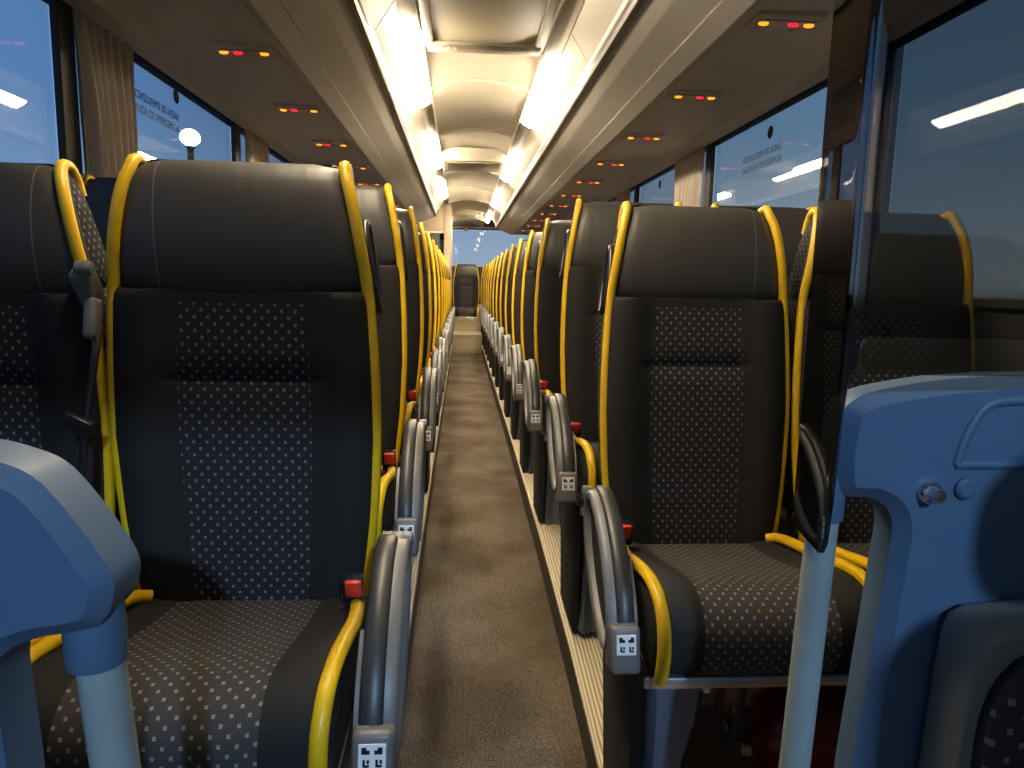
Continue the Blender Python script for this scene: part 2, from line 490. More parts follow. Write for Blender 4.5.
    if kind == 'aisle':
        xa = a*.262
        # armrest: aisle-side shell ring, dark recessed web, broad pad on the seat side, control box at the front foot
        cy, cz, A, B, th = .168, .517, .168, .082, math.radians(40)
        e1 = (math.cos(th), math.sin(th)); e2 = (-math.sin(th), math.cos(th))
        def el(t, k=1., g=0.):
            ca, sb = (A*k+g)*math.cos(t), (B*k+g)*math.sin(t)
            return (cy+ca*e1[0]+sb*e2[0], cz+ca*e1[1]+sb*e2[1])
        n = 40; x0, x1 = xa+a*.022, xa+a*.002           # x0 faces the aisle
        bm = bmesh.new(); loops = []
        for (g, x) in ((-.003, x0-a*.006), (-.008, x0), (-.016, x0), (-.021, x0-a*.005), (-.021, x1), (-.003, x1)):
            loops.append([bm.verts.new((x, *el(2*PI*i/n, 1, g))) for i in range(n)])
        for li in range(6):
            p, q = loops[li], loops[(li+1) % 6]
            for i in range(n): bm.faces.new((p[i], p[(i+1) % n], q[(i+1) % n], q[i]))
        arm = finish('armrest', bm, M['arm_grey'], root, sharp=60)
        bm = bmesh.new(); add_prism(bm, [el(2*PI*i/n, 1, -.018) for i in range(n)], 'x', xa-a*.004, xa+a*.008)
        finish('armrest_web', bm, M['black_matte'], arm)
        bm = bmesh.new(); prev = None; m_ = 26
        for i in range(m_+1):
            t = math.radians(8+150*i/m_); w = .0155*(.75+.25*sstep(0, .12, i/m_))
            o = [el(t, 1, -.026), el(t, 1, -.001), el(t, 1, .004)]
            ring = [bm.verts.new((xa-a*.0115+x, *p)) for x, p in ((-w, o[0]), (-w, o[1]), (-w*.72, o[2]), (w*.72, o[2]), (w, o[1]), (w, o[0]))]
            if prev:
                for k in range(6): bm.faces.new((prev[k], prev[(k+1) % 6], ring[(k+1) % 6], ring[k]))
            else: bm.faces.new(ring)
            prev = ring
        bm.faces.new(prev)
        finish('armrest_pad', bm, M['pad'], arm, sharp=50)
        # grey cradle running up the seat side of the pad
        bm = bmesh.new(); prev = None
        for i in range(13):
            t = math.radians(95+85*i/12); w = .0035
            ring = [bm.verts.new((xa-a*.0305+x, *el(t, 1, g))) for x, g in ((-w, -.03-.012*i/12), (-w, -.012+.010*i/12), (w, -.012+.010*i/12), (w, -.03-.012*i/12))]
            if prev:
                for k in range(4): bm.faces.new((prev[k], prev[(k+1) % 4], ring[(k+1) % 4], ring[k]))
            else: bm.faces.new(ring)
            prev = ring
        bm.faces.new(prev)
        finish('armrest_cradle', bm, M['arm_grey'], arm, sharp=50)
        # front control box with the pictogram label
        rx = Matrix.Rotation(-.22, 3, 'X')
        bc = Vector((xa-a*.006, .030, .428))
        bm = bmesh.new(); add_box(bm, bc, (.052, .062, .082), .009, 3, rot=rx)
        box = finish('control_box', bm, M['arm_grey'], arm)
        bm = bmesh.new()
        fy = -.0315
        add_box(bm, bc+rx@Vector((0, fy, .010)), (.034, .002, .034), .0008, 1, 0, rx)
        for ix in (-1, 1):
            for iz in (-1, 1):
                c0 = Vector((ix*.0078, fy-.0013, .010+iz*.0078))
                if iz > 0:
                    add_box(bm, bc+rx@(c0+Vector((0, 0, -.001))), (.010, .001, .005), 0, 1, 1, rx)
                    add_box(bm, bc+rx@(c0+Vector((ix*.002, 0, .0033))), (.006, .001, .0035), 0, 1, 1, rx)
                else:
                    add_box(bm, bc+rx@(c0+Vector((-.002, 0, .001))), (.003, .001, .009), 0, 1, 1, rx)
                    add_box(bm, bc+rx@(c0+Vector((.0015, 0, -.0025))), (.006, .001, .003), 0, 1, 1, rx)
                    add_box(bm, bc+rx@(c0+Vector((.003, 0, .0028))), (.003, .001, .0045), 0, 1, 1, rx)
        finish('pictogram_label', bm, [M['white'], M['black']], box, False)
        bm = bmesh.new()
        for dx in (-.016, .014):
            add_lathe(bm, [(.007, -.010), (.014, -.008), (.014, .008), (.007, .010)], (xa+dx, .305, .622), 'x', 14)
        add_box(bm, (xa-a*.012, .345, .595), (.03, .08, .03), .006)
        finish('armrest_hinge', bm, M['arm_grey'], arm)
        # black side cover below the armrest
        bm = bmesh.new(); add_prism(bm, [(.03, .375), (.30, .40), (.34, .36), (.30, .20), (.26, .012), (.06, .012), (.05, .2)], 'x', a*.205, a*.228, .006, 2)
        finish('side_cover', bm, M['black_matte'], root)
        # swept pedestal leg
        bm = bmesh.new(); rings = []
        for z, x0, x1, y0, y1 in ((.35, a*.205, a*.09, .04, .16), (.28, a*.200, a*.10, .04, .16), (.18, a*.195, a*.125, .045, .17), (.08, a*.20, a*.14, .05, .20), (.0, a*.205, a*.13, .04, .24)):
            ym = (y0+y1)/2; xm = (x0+x1)/2
            rings.append([bm.verts.new(p) for p in ((x0, y0+.02, z), (x0*.7+xm*.3, y0, z), (xm, y0+.012, z), (x1*.7+xm*.3, y0, z), (x1, y0+.02, z), (x1, y1, z), (x0, y1, z))])
        for p, q in zip(rings, rings[1:]):
            for k in range(7): bm.faces.new((p[k], p[(k+1) % 7], q[(k+1) % 7], q[k]))
        bm.faces.new(rings[0]); bm.faces.new(rings[-1])
        finish('leg', bm, M['leg'], root, sharp=35)
        # oval grab handle on the aisle side of the backrest
        bm = bmesh.new(); pts = []
        for i in range(24):
            t = 2*PI*i/24
            pts.append((a*(.203-.012*math.sin(t)+.004), .535+.030*math.cos(t)+.018*math.sin(t), 1.065+.075*math.sin(t)))
        add_tube(bm, pts, .0075, 8, closed=True)
        hd = finish('grab_handle', bm, M['black'], back, sharp=80)
    elif kind == 'window':
        bm = bmesh.new(); add_box(bm, *mm(-.19, -.15, .06, .30, .0, .352), .006); add_box(bm, *mm(.15, .19, .06, .30, .0, .352), .006)
        finish('leg', bm, M['leg'], root)
    else:
        bm = bmesh.new(); add_box(bm, *mm(-.20, .20, .05, .44, .10, .352), .006)
        finish('seat_base', bm, M['black_matte'], root)
    return root

ORD = ['first', 'second', 'third', 'fourth', 'fifth', 'sixth', 'seventh', 'eighth', 'ninth', 'tenth', 'eleventh', 'twelfth', 'thirteenth', 'fourteenth']
rowsR = [1.10, 1.78, 2.62]+[2.62+.715*k for k in range(1, 12)]
rowsL = [.85, 1.47, 2.30]+[2.30+.715*k for k in range(1, 10)]
def zbase(i): return 0.0 if i == 0 else (.065 if i == 1 else .098)
lean = {('R', 0): .035, ('L', 0): -.02, ('L', 1): -.01}
proto = {}
XA, XW = .457, .911
def place_seat(sd, kind, i, y, nrow):
    s = 1 if sd == 'R' else -1
    k = (sd, kind)
    if k not in proto:
        o = proto[k] = seat_meshes(-s if kind == 'aisle' else s*1, kind)
    else: o = copy_tree(proto[k])
    o.location = (s*(XA if kind == 'aisle' else XW), y, zbase(i)+(.02 if sd == 'R' and i == 1 else 0))
    sn = 'right' if sd == 'R' else 'left'
    if kind == 'aisle':
        lab = f'dark leather-topped bus seat with yellow piping, {ORD[i]} from front beside the aisle, {sn} side'
    else:
        lab = f'dark yellow-piped bus seat at the {sn} window, {ORD[i]} row from the front'
    tag(o, lab, 'seat', 'passenger seats'); return o
for i, y in enumerate(rowsR): place_seat('R', 'aisle', i, y, 14)
for i, y in enumerate(rowsL): place_seat('L', 'aisle', i, y, 12)
for i in range(3): place_seat('R', 'window', i, rowsR[i], 14)
win_first = None
for i in range(3):
    o = place_seat('L', 'window', i, rowsL[i], 12)
    if i == 0: win_first = o
def upright(o, deg):
    # sit the reclining back of one seat more upright, about its hinge
    th_ = math.radians(deg); pv = Vector((0, .43, .47)); R = Matrix.Rotation(th_, 3, 'X')
    for ch in o.children:
        if ch.name.split('.')[0] in ('backrest', 'headrest', 'back_shell', 'belt_guide', 'seat_belt'):
            ch.rotation_euler = (th_, 0, 0); ch.location = pv-R@pv
# belt guide on the first left window seat
bm = bmesh.new()
add_box(bm, (.210, .475, 1.045), (.026, .05, .075), .010, 3, rot=Matrix.Rotation(.5, 3, 'X'))
add_lathe(bm, [(.012, 0), (.014, .012), (.010, .024)], (.211, .45, 1.075), 'x', 12)
add_box(bm, (.219, .46, .99), (.022, .03, .07), .008, 3, rot=Matrix.Rotation(-.35, 3, 'X'))
bg = finish('belt_guide', bm, M['arm_grey'], win_first); bg['label'] = 'grey plastic belt guide with round knob'
bm = bmesh.new()
P = smoothpath([(.229, .46, .98), (.232, .42, .92), (.226, .385, .84), (.222, .355, .74), (.212, .34, .62)], 4)
add_tube(bm, P, .006, 6); 
add_box(bm, (.222, .365, .835), (.045, .014, .028), .004, rot=Matrix.Rotation(.5, 3, 'Y'))
finish('seat_belt', bm, M['black'], win_first)
for o in list(C.objects):
    if o.name.startswith('bus_seat') and o.parent is None and o.location.x < 0 and o.location.y < 1.0: upright(o, 8)
    if o.name.startswith('bus_seat') and o.parent is None and -.7 < o.location.x < 0 and o.location.y < 1.0: o.scale.x = 1.05; o.location.x -= .006; o.location.y -= .02
    if o.name.startswith('bus_seat') and o.parent is None and o.location.x < -.8 and o.location.y < 1.0: o.location.x -= .013; o.location.y -= .01; o.location.z -= .012
    if o.name.startswith('bus_seat') and o.parent is None and o.location.x < 0 and 1.0 < o.location.y < 2.0: upright(o, 2)
# rear bench
names = ['far left', 'second from left', 'middle', 'second from right', 'far right']
for k, x in enumerate((-.015, .455, .925)):
    if k == 0: o = rear0 = seat_meshes(1, 'bench')
    else: o = copy_tree(rear0)
    o.location = (x, 11.52, .13)
    tag(o, ['dark yellow-piped seat of the rear bench facing down the aisle under the rear window',
            'rear bench seat just right of the one at the aisle end',
            'rear bench seat in the right rear corner'][k], 'seat', 'rear bench seats')

# ------------------------------------------------------------------ floor, platforms, steps
YF, YR = -1.9, 12.75
def fz(y): return interp([(-2, -.14), (0, -.14), (1.3, -.112), (1.8, -.06), (2.6, -.022), (4, 0), (20, 0)], y)[0]
ys = [-1.9, -1, 0, .6, 1.0, 1.3, 1.5, 1.8, 2.1, 2.4, 2.6, 3.2, 4.0, 6, 8, 10.6]
bm = bmesh.new(); rings = []
for y in ys:
    z = fz(y); rings.append([bm.verts.new((x, y, zz)) for x, zz in ((-.226, z), (.226, z), (.226, z-.05), (-.226, z-.05))])
for p, q in zip(rings, rings[1:]):
    for k in range(4): bm.faces.new((p[k], p[(k+1) % 4], q[(k+1) % 4], q[k]))
bm.faces.new(rings[0]); bm.faces.new(rings[-1])
fl = struct('floor', bm, M['carpet'])
for s, nm in ((-1, 'left'), (1, 'right')):
    bm = bmesh.new(); rings = []
    yy = [y for y in ys if y >= -1.9]+[12.7]
    for y in yy:
        z = fz(y); zp = z+.118 if y < 2.5 else z+.118
        rings.append([bm.verts.new((s*x, y, zz)) for x, zz in ((.226, z-.05), (.226, zp-.006), (.232, zp), (.335, zp+.001), (1.22, zp), (1.22, z-.05))])
    for p, q in zip(rings, rings[1:]):
        for k in range(6):
            f = bm.faces.new((p[k], p[(k+1) % 6], q[(k+1) % 6], q[k])); f.material_index = {0: 0, 1: 0, 2: 1, 3: 1, 4: 1}.get(k, 1)
    bm.faces.new(rings[0]); bm.faces.new(rings[-1])
    struct('floor_'+nm, bm, [M['riser'], M['vinyl']])
    # pale ribbed tread strip along the aisle edge of the platform
    bm = bmesh.new(); rings = []
    for y in [y for y in ys if y <= 10.6]:
        if y < .5: continue
        zp = fz(y)+.118
        rings.append([bm.verts.new((s*x, y, zz)) for x, zz in ((.2235, zp-.012), (.2235, zp+.002), (.228, zp+.006), (.322, zp+.006), (.322, zp-.002), (.23, zp-.002))])
    for p, q in zip(rings, rings[1:]):
        for k in range(6): bm.faces.new((p[k], p[(k+1) % 6], q[(k+1) % 6], q[k]))
    bm.faces.new(rings[0]); bm.faces.new(rings[-1])
    tr = struct('trim_1' if s < 0 else 'trim_2', bm, M['tread'])
# rear steps
bm = bmesh.new()
add_box(bm, *mm(-.226, .226, 10.6, 12.6, -.05, .275), .004, mat=0)
add_box(bm, *mm(-.226, .226, 11.42, 12.6, .2, .47), .004, mat=0)
add_box(bm, *mm(-.19, .19, 10.585, 10.66, .255, .282), .003, mat=1)
add_box(bm, *mm(-.19, .19, 11.405, 11.47, .45, .477), .003, mat=1)
add_box(bm, *mm(-.185, .17, 10.588, 10.602, .03, .235), .003, mat=2)
st = struct('floor_step', bm, [M['olive'], M['strip'], M['hatch_frame']])

# ------------------------------------------------------------------ side walls, windows
ZW0, ZW1 = 1.03, 1.80
XWALL = 1.19
pilR = [2.09, 3.64, 5.19, 6.74, 8.29, 9.84, 11.39]
pilL = [2.09, 3.59, 5.09, 6.59, 8.09, 9.59, 11.09]
panes = {}
for s, nm, pil in ((-1, 'left', pilL), (1, 'right', pilR)):
    bm = bmesh.new()
    add_box(bm, *mm(s*XWALL, s*1.26, YF, YR, -.2, ZW0), .004, mat=0)
    add_box(bm, *mm(s*XWALL, s*1.26, YF, YR, ZW1, 2.3), .004, mat=0)
    for p in pil: add_box(bm, *mm(s*(XWALL-.008), s*1.204, p, p+.085, ZW0-.01, ZW1+.01), .004, mat=1)
    add_box(bm, *mm(s*XWALL, s*1.26, YF, -1.0, ZW0, ZW1), 0, mat=1)
    add_box(bm, *mm(s*XWALL, s*1.26, 12.6, YR, ZW0, ZW1), 0, mat=1)
    # window-sill rail
    add_box(bm, *mm(s*(XWALL-.02), s*XWALL, YF, YR, ZW0-.012, ZW0+.012), .004, mat=2)
    struct('wall_'+nm, bm, [M['wall'], M['pillar'], M['lip']])
    edges = [-1.0-.09]+pil+[12.6]
    for k in range(len(edges)-1):
        bm = bmesh.new(); add_box(bm, *mm(s*1.205, s*1.211, edges[k]+.09, edges[k+1], ZW0, ZW1))
        wn = (k+1)+(0 if s < 0 else 10)
        struct(f'window_{wn}', bm, M['glass'])

# printed emergency-exit words and round mark on two window panes
def text_mesh(txt, size):
    cu = bpy.data.curves.new('t', 'FONT'); cu.body = txt; cu.size = size; cu.extrude = .0004; cu.align_x = 'CENTER'
    o = bpy.data.objects.new('t', cu); C.objects.link(o)
    dg = bpy.context.evaluated_depsgraph_get()
    me = bpy.data.meshes.new_from_object(o.evaluated_get(dg))
    bpy.data.objects.remove(o); return me
def window_sign(s, yc, z, yround, label1, label2):
    # reading direction as seen from inside; upper line is printed mirrored, to be read from outside
    root = empty('window_lettering', (s*1.2035, yc, z), label1, 'lettering', 'emergency exit lettering on the windows')
    for txt, dz, mir in (('SAIDA DE EMERGENCIA', .0, True), ('SALIDA DE EMERGENCIA', -.046, False)):
        me = text_mesh(txt, .0395)
        o = link('text_line', me, root); me.materials.clear(); me.materials.append(M['ink'])
        # text local x -> world -y*s (right side read towards the front), text y -> z
        mx = Matrix(((0, 0, s, 0), (-s*(-1 if mir else 1), 0, 0, 0), (0, 1, 0, 0), (0, 0, 0, 1)))
        for v in me.vertices: v.co = mx.to_3x3() @ v.co
        xs = [v.co.y for v in me.vertices]; w = max(xs)-min(xs)
        for v in me.vertices: v.co.y *= .40/w
        o.location = (0, 0, dz)
    bm = bmesh.new(); add_lathe(bm, [(.026, -.0006), (.026, .0006)], (0, 0, 0), 'x', 20, 0)
    add_prism(bm, [(-.004, -.014), (.004, -.014), (.004, .010), (0, .018), (-.004, .010)], 'x', -s*.0016, -s*.0008, mat=1)
    o = finish('round_sticker', bm, [M['ink'], M['tab']], None, False); o.location = (s*1.2035, yround, z+.088)
    tag(o, label2, 'sticker', 'round stickers on the windows')
window_sign(1, 3.07, 1.62, 2.99, 'two dark printed lines of emergency exit lettering on the right-hand window', 'small dark round sticker above the lettering on the right-hand window')
window_sign(-1, 2.76, 1.655, 2.94, 'two dark printed lines of emergency exit lettering on the left-hand window', 'small dark round sticker above the lettering on the left-hand window')
bm = bmesh.new(); add_lathe(bm, [(.026, -.0006), (.026, .0006)], (0, 0, 0), 'x', 20, 0)
o = finish('round_sticker', bm, [M['ink']], None, False); o.location = (1.2035, 4.66, 1.72)
tag(o, 'tiny dark round sticker on the third right-hand window, beyond the curtain', 'sticker', 'round stickers on the windows')

# ------------------------------------------------------------------ curtains
def curtain(s, y0, y1, label, seed):
    rnd = random.Random(seed)
    bm = bmesh.new(); ny, nz = 90, 22; grid = []
    ph = [rnd.uniform(0, 6.28) for _ in range(3)]
    for j in range(nz+1):
        v = j/nz; z = 1.776-v*.785
        row = []
        pinch = 1-.22*math.sin(PI*min(1, v*.85))
        for i in range(ny+1):
            u = i/ny
            yy = y0+(y1-y0)*(.5+(u-.5)*pinch)
            amp = .020*(.45+.55*min(1, v*3))
            w = math.sin(u*2*PI*6.5+ph[0]+.5*math.sin(v*3+ph[1]))+.35*math.sin(u*2*PI*13+ph[2])
            row.append(bm.verts.new((s*(1.156+amp*w), yy+.006*math.sin(v*5+u*9), z)))
        grid.append(row)
    for a_, b_ in zip(grid, grid[1:]):
        for i in range(ny): bm.faces.new((a_[i], a_[i+1], b_[i+1], b_[i]))
    o = finish('curtain', bm, M['curtain'], None, True, sharp=180)
    md = o.modifiers.new('thick', 'SOLIDIFY'); md.thickness = .0025; md.offset = 0
    tag(o, label, 'curtain', 'window curtains'); return o
curtain(-1, 2.13, 2.46, 'beige gathered curtain at the left window behind the front left seats', 1)
curtain(1, 2.10, 2.40, 'beige gathered curtain beside the smoked screen, nearest on the right', 2)
curtain(1, 3.70, 4.16, 'beige gathered curtain on the right between the second and third windows', 3)
curtain(-1, 3.69, 4.05, 'beige gathered curtain farther along the left windows, mostly behind the headrest', 4)
curtain(1, 5.29, 5.72, 'beige gathered curtain farthest along the right windows in view', 5)

# ------------------------------------------------------------------ ceiling
bm = bmesh.new()
Yc0, Yc1 = -1.2, 12.3
def arch(x): return 2.072+.05*(1-(x/.27)**2)
nx = 14
ribs = [y for y in (1.55, 2.72, 3.92, 5.12, 6.9, 8.1, 9.3, 10.5, 11.6)]
yl = []
y = Yc0
while y < Yc1+.001: yl.append(y); y += .15
rings = []
for y in yl:
    # panels sag very slightly between the ribs
    d = min(abs(y-r) for r in ribs)
    lift = .016*sstep(0, .55, d)
    drop = .09*sstep(11.3, 12.3, y)
    rings.append([bm.verts.new((-.27+.54*i/nx, y, arch(-.27+.54*i/nx)+lift-drop)) for i in range(nx+1)])
for p, q in zip(rings, rings[1:]):
    for i in range(nx): bm.faces.new((p[i], p[i+1], q[i+1], q[i]))
for r in ribs:
    add_tube(bm, [(-.27+.54*i/nx, r, arch(-.27+.54*i/nx)-.001-.09*sstep(11.3, 12.3, r)) for i in range(nx+1)], .006, 6, mat=0)
for s in (-1, 1):   # channel beside the arch that carries the lights
    vs = [[bm.verts.new((s*x, y, z)) for x, z in ((.268, 2.074), (.272, 2.092), (.300, 2.078), (.338, 2.056), (.338, 2.20))] for y in (Yc0, Yc1)]
    for k in range(4): bm.faces.new((vs[0][k], vs[0][k+1], vs[1][k+1], vs[1][k]))
    add_box(bm, *mm(s*.262, s*.272, Yc0, Yc1, 2.066, 2.078), .002, mat=1)
add_box(bm, *mm(-1.26, 1.26, YF+.9, YR, 2.2, 2.3), 0, mat=0)
struct('ceiling', bm, [M['cream'], M['strip']], True)
# front header above the windscreen
bm = bmesh.new()
xs = [-1.2+2.4*i/16 for i in range(17)]
prof = [(x, 1.915-.10*(x-.0)**2) for x in xs]
add_prism(bm, prof+[(1.26, 2.3), (-1.26, 2.3)], 'y', -1.08, -.98)
struct('wall_front', bm, M['wall'])
bm = bmesh.new(); add_box(bm, *mm(-1.26, 1.26, -1.95, -1.85, -.3, .45), .01, mat=0)
add_prism(bm, [(-1.86, .3), (-1.86, .50), (-1.72, .56), (-1.45, .50), (-1.38, .36), (-1.42, .1)], 'x', -1.2, 1.2, .02, 2, mat=0)
struct('wall_front_lower', bm, M['wall'], True)
bm = bmesh.new()
v = [bm.verts.new(p) for p in ((-1.19, -1.88, .45), (1.19, -1.88, .45), (1.19, -1.06, 1.93), (-1.19, -1.06, 1.93), (-1.19, -1.886, .45), (1.19, -1.886, .45), (1.19, -1.066, 1.93), (-1.19, -1.066, 1.93))]
for q in ((0, 1, 2, 3), (7, 6, 5, 4), (0, 4, 5, 1), (1, 5, 6, 2), (2, 6, 7, 3), (3, 7, 4, 0)): bm.faces.new([v[i] for i in q])
struct('window_30', bm, M['windscreen'])

# roof hatch near the front
root = empty('roof_hatch', (0, 2.6, 2.07), 'olive-brown roof hatch panel in the ceiling at the top of the view', 'hatch')
bm = bmesh.new()
add_box(bm, (0, -.05, .018), (.44, 1.30, .02), .006)
finish('hatch_panel', bm, M['olive'], root)
bm = bmesh.new()
for s in (-1, 1): add_box(bm, (s*.238, -.05, .012), (.04, 1.40, .03), .006)
add_box(bm, (0, .65, .008), (.50, .11, .030), .008); add_box(bm, (0, -.73, .012), (.50, .06, .03), .006)
finish('hatch_frame', bm, M['hatch_frame'], root)
bm = bmesh.new()
for s in (-1, 1): add_box(bm, (s*.258, -.05, .004), (.005, 1.28, .008), .001)
finish('hatch_edge_strip', bm, M['white'], root)
bm = bmesh.new(); 
for x in (-.195, -.155, -.125): add_box(bm, (x, .64, -.008), (.022 if x < -.19 else .009, .012, .004), .001)
finish('hatch_marking', bm, M['strip'], root)
# ceiling unit halfway down
root = empty('ceiling_unit', (0, 6.1, 2.06), 'shallow cream ceiling unit hanging across the aisle ceiling midway down the bus', 'ceiling unit')
bm = bmesh.new(); add_prism(bm, [(-.30, .06), (-.22, -.028), (.30, -.034), (.36, .06)], 'x', -.255, .255, .006, 2)
finish('unit_body', bm, M['cream'], root)
bm = bmesh.new(); add_box(bm, (0, .02, -.036), (.44, .42, .008), .003); 
for x in (-.12, 0, .12): add_box(bm, (x, -.14, -.041), (.05, .03, .004), .001)
finish('unit_grille', bm, M['hatch_frame'], root)
bm = bmesh.new(); add_box(bm, (0, 0, 0), (.40, .50, .03), .008); add_box(bm, (0, -.02, -.017), (.30, .16, .008), .003, mat=1)
o = finish('ceiling_vent', bm, [M['cream'], M['hatch_frame']]); o.location = (0, 10.9, 2.06)
tag(o, 'flat dark-slotted ceiling vent near the rear window', 'vent')

# ------------------------------------------------------------------ overhead racks
def rack(s, y1, nm):
    y0 = -.9
    root = empty('luggage_rack', (s*.7, y0, 1.8), f'long grey-beige overhead luggage rack with cream lids along the {nm} side', 'luggage rack', 'overhead luggage racks')
    def P(pts, name, mat, ya=y0, yb=y1, bev=.003):
        bm = bmesh.new()
        add_prism(bm, [(s*x, z) for x, z in pts], 'y', ya, yb, bev, 2)
        o = finish(name, bm, mat, None, False); o.parent = root
        o.matrix_parent_inverse = Matrix.Translation(-Vector(root.location)); return o
    P([(.432, 1.886), (.50, 1.853), (.598, 1.8155), (.610, 1.84), (.44, 1.91)], 'bottom_panel', M['rack'])
    P([(.598, 1.811), (.662, 1.786), (.674, 1.795), (.678, 1.83), (.61, 1.835)], 'pale_strip', M['strip'])
    P([(.680, 1.806), (.70, 1.802), (1.06, 1.812), (1.19, 1.826), (1.19, 1.86), (.68, 1.84)], 'service_channel', M['psu'])
    P([(1.07, 1.815), (1.10, 1.792), (1.17, 1.782), (1.188, 1.792), (1.188, 1.825)], 'curtain_rail_cover', M['psu'])
    P([(.414, 1.926), (.414, 1.896), (.420, 1.884), (.438, 1.878), (.442, 1.92)], 'lip', M['lip'])
    P([(.408, 1.934), (.411, 1.924), (.4145, 1.918), (.418, 1.92), (.414, 1.935)], 'lip_trim', M['strip'], bev=.0005)
    P([(.445, 1.925), (.365, 2.06), (.36, 2.19), (1.185, 2.19), (1.185, 1.86), (.7, 1.84)], 'rack_body', M['rack'])
    y = y0; n = 0
    off = .30 if s > 0 else .05
    y = y0+off-1.18
    while y < y1-.02:
        ya, yb = max(y+.003, y0), min(y+1.177, y1)
        if yb-ya > .05:
            P([(.410, 1.935), (.374, 1.99), (.337, 2.046), (.345, 2.052), (.383, 1.995), (.420, 1.939)], 'rack_lid', M['lid'], ya, yb, .0015)
        y += 1.18
    # dark end cap
    P([(.416, 1.884), (.64, 1.798), (1.18, 1.80), (1.18, 2.1), (.345, 2.1)], 'end_cap', M['lip'], y1, y1+.03)
    return root
rack(-1, 9.1, 'left'); rack(1, 10.85, 'right')

# ceiling light strips
def light(s, y0, y1, label):
    root = empty('ceiling_light', (s*.302, (y0+y1)/2, 2.06), label, 'ceiling light', 'lit ceiling light strips')
    L = y1-y0
    bm = bmesh.new(); add_prism(bm, [(s*(-.034), .010), (s*(-.034), -.002), (s*(-.012), -.022), (s*.026, -.040), (s*.033, -.034), (s*.033, -.012)], 'y', -L/2, L/2, .003, 2)
    finish('diffuser', bm, M['lamp'], root, sharp=50)
    bm = bmesh.new(); add_box(bm, (s*.002, 0, .004), (.062, L-.03, .008), .002)
    finish('lamp_tray', bm, M['cream'], root, False)
for s, far, step, nm in ((-1, 4.15, 2.20, 'left'), (1, 4.55, 2.36, 'right')):
    if s < 0: light(s, .80, 2.0, 'warm ceiling light strip on the left rack, overhead of the view above the first seats')
    for k in range(4):
        light(s, far+k*step-1.08, far+k*step, f'glowing warm ceiling light on the {nm} rack, {ORD[k]} in view from the front')

# reading-light panels over each row
def psu(s, y, label):
    root = empty('service_panel', (s*.815, y, 1.806), label, 'reading light panel', 'reading light panels under the racks')
    bm = bmesh.new(); add_box(bm, (0, 0, -.004), (.20, .13, .014), .006); add_box(bm, (0, -.012, -.0115), (.165, .040, .004), .002, mat=1)
    for dx in (-.055, .055): add_lathe(bm, [(.022, -.016), (.020, -.011)], (dx, .04, 0), 'z', 14, 0)
    finish('panel_plate', bm, [M['psu'], M['psu_dark']], root)
    for dx, m, nm in ((-s*-.068, 'amber', 'amber_lamp'), (s*.022, 'redlamp', 'red_lamp'), (-s*.064, 'amber', 'amber_lamp')):
        bm = bmesh.new(); add_lathe(bm, [(.0145, 0), (.012, -.006), (.004, -.008)], (0, 0, 0), 'z', 12)
        for v in bm.verts: v.co.y *= .62; v.co.x *= 1.1; v.co.x += dx; v.co.z -= .013; v.co.y -= .012
        finish(nm, bm, M[m], root)
    return root
p0 = {}
for s, y0, nm, cnt in ((-1, 2.53, 'left', 9), (1, 2.05, 'right', 11)):
    for k in range(cnt):
        lab = f'reading light panel with red and amber lamps, {ORD[k]} in view under the {nm} rack'
        if s in p0:
            o = copy_tree(p0[s]); o.location = (s*.815, y0+.785*k, 1.806); o['label'] = lab
        else: p0[s] = psu(s, y0, lab)

# ------------------------------------------------------------------ rear end
bm = bmesh.new()
add_box(bm, *mm(-1.26, 1.26, 12.62, 12.75, -.2, 1.34), 0, mat=0)
add_box(bm, *mm(-1.26, 1.26, 12.62, 12.75, 2.0, 2.3), 0, mat=1)
add_box(bm, *mm(-1.26, -.32, 12.62, 12.75, 1.34, 2.0), 0, mat=0)
add_box(bm, *mm(1.10, 1.26, 12.62, 12.75, 1.34, 2.0), 0, mat=0)
add_box(bm, *mm(-.34, 1.19, 12.3, 12.64, 1.985, 2.2), .02, mat=1)
struct('wall_rear', bm, [M['wall'], M['cream']])
bm = bmesh.new(); add_box(bm, *mm(-.33, 1.11, 12.66, 12.666, 1.33, 2.01)); struct('window_40', bm, M['rear_glass'])
bm = bmesh.new(); add_box(bm, (0, 0, 0), (.055, .03, .065), .008); add_box(bm, (0, 0, .035), (.09, .035, .02), .005)
o = finish('wall_tab', bm, M['tab']); o.location = (-.03, 12.29, 1.965); tag(o, 'small orange-brown tab at the top edge of the rear window', 'tab')
# beige partition in the left rear corner with a dark framed recess
root = empty('rear_partition', (-.72, 9.62, 0), 'beige partition cabinet at the rear left with a dark framed recess', 'partition')
bm = bmesh.new()
add_box(bm, *mm(-.465, .385, -.05, 1.6, .1, 1.31), .006); add_box(bm, *mm(-.465, .385, -.05, 1.6, 1.71, 2.19), .006)
add_box(bm, *mm(-.465, .19, -.02, 1.6, 1.29, 1.73), .0)
add_box(bm, *mm(.385, .475, -.06, 1.6, .1, 2.10), .010)
finish('partition_body', bm, M['beige'], root)
bm = bmesh.new(); add_box(bm, *mm(-.42, .33, -.035, -.022, 1.34, 1.69), .004); finish('dark_recess', bm, M['shell'], root)
bm = bmesh.new(); add_box(bm, *mm(-.465, .385, -.062, -.045, 1.70, 1.725), .003); finish('pale_ledge', bm, M['strip'], root)

# ------------------------------------------------------------------ modesty panels, poles, smoked screen
def rounded(pts): return pts
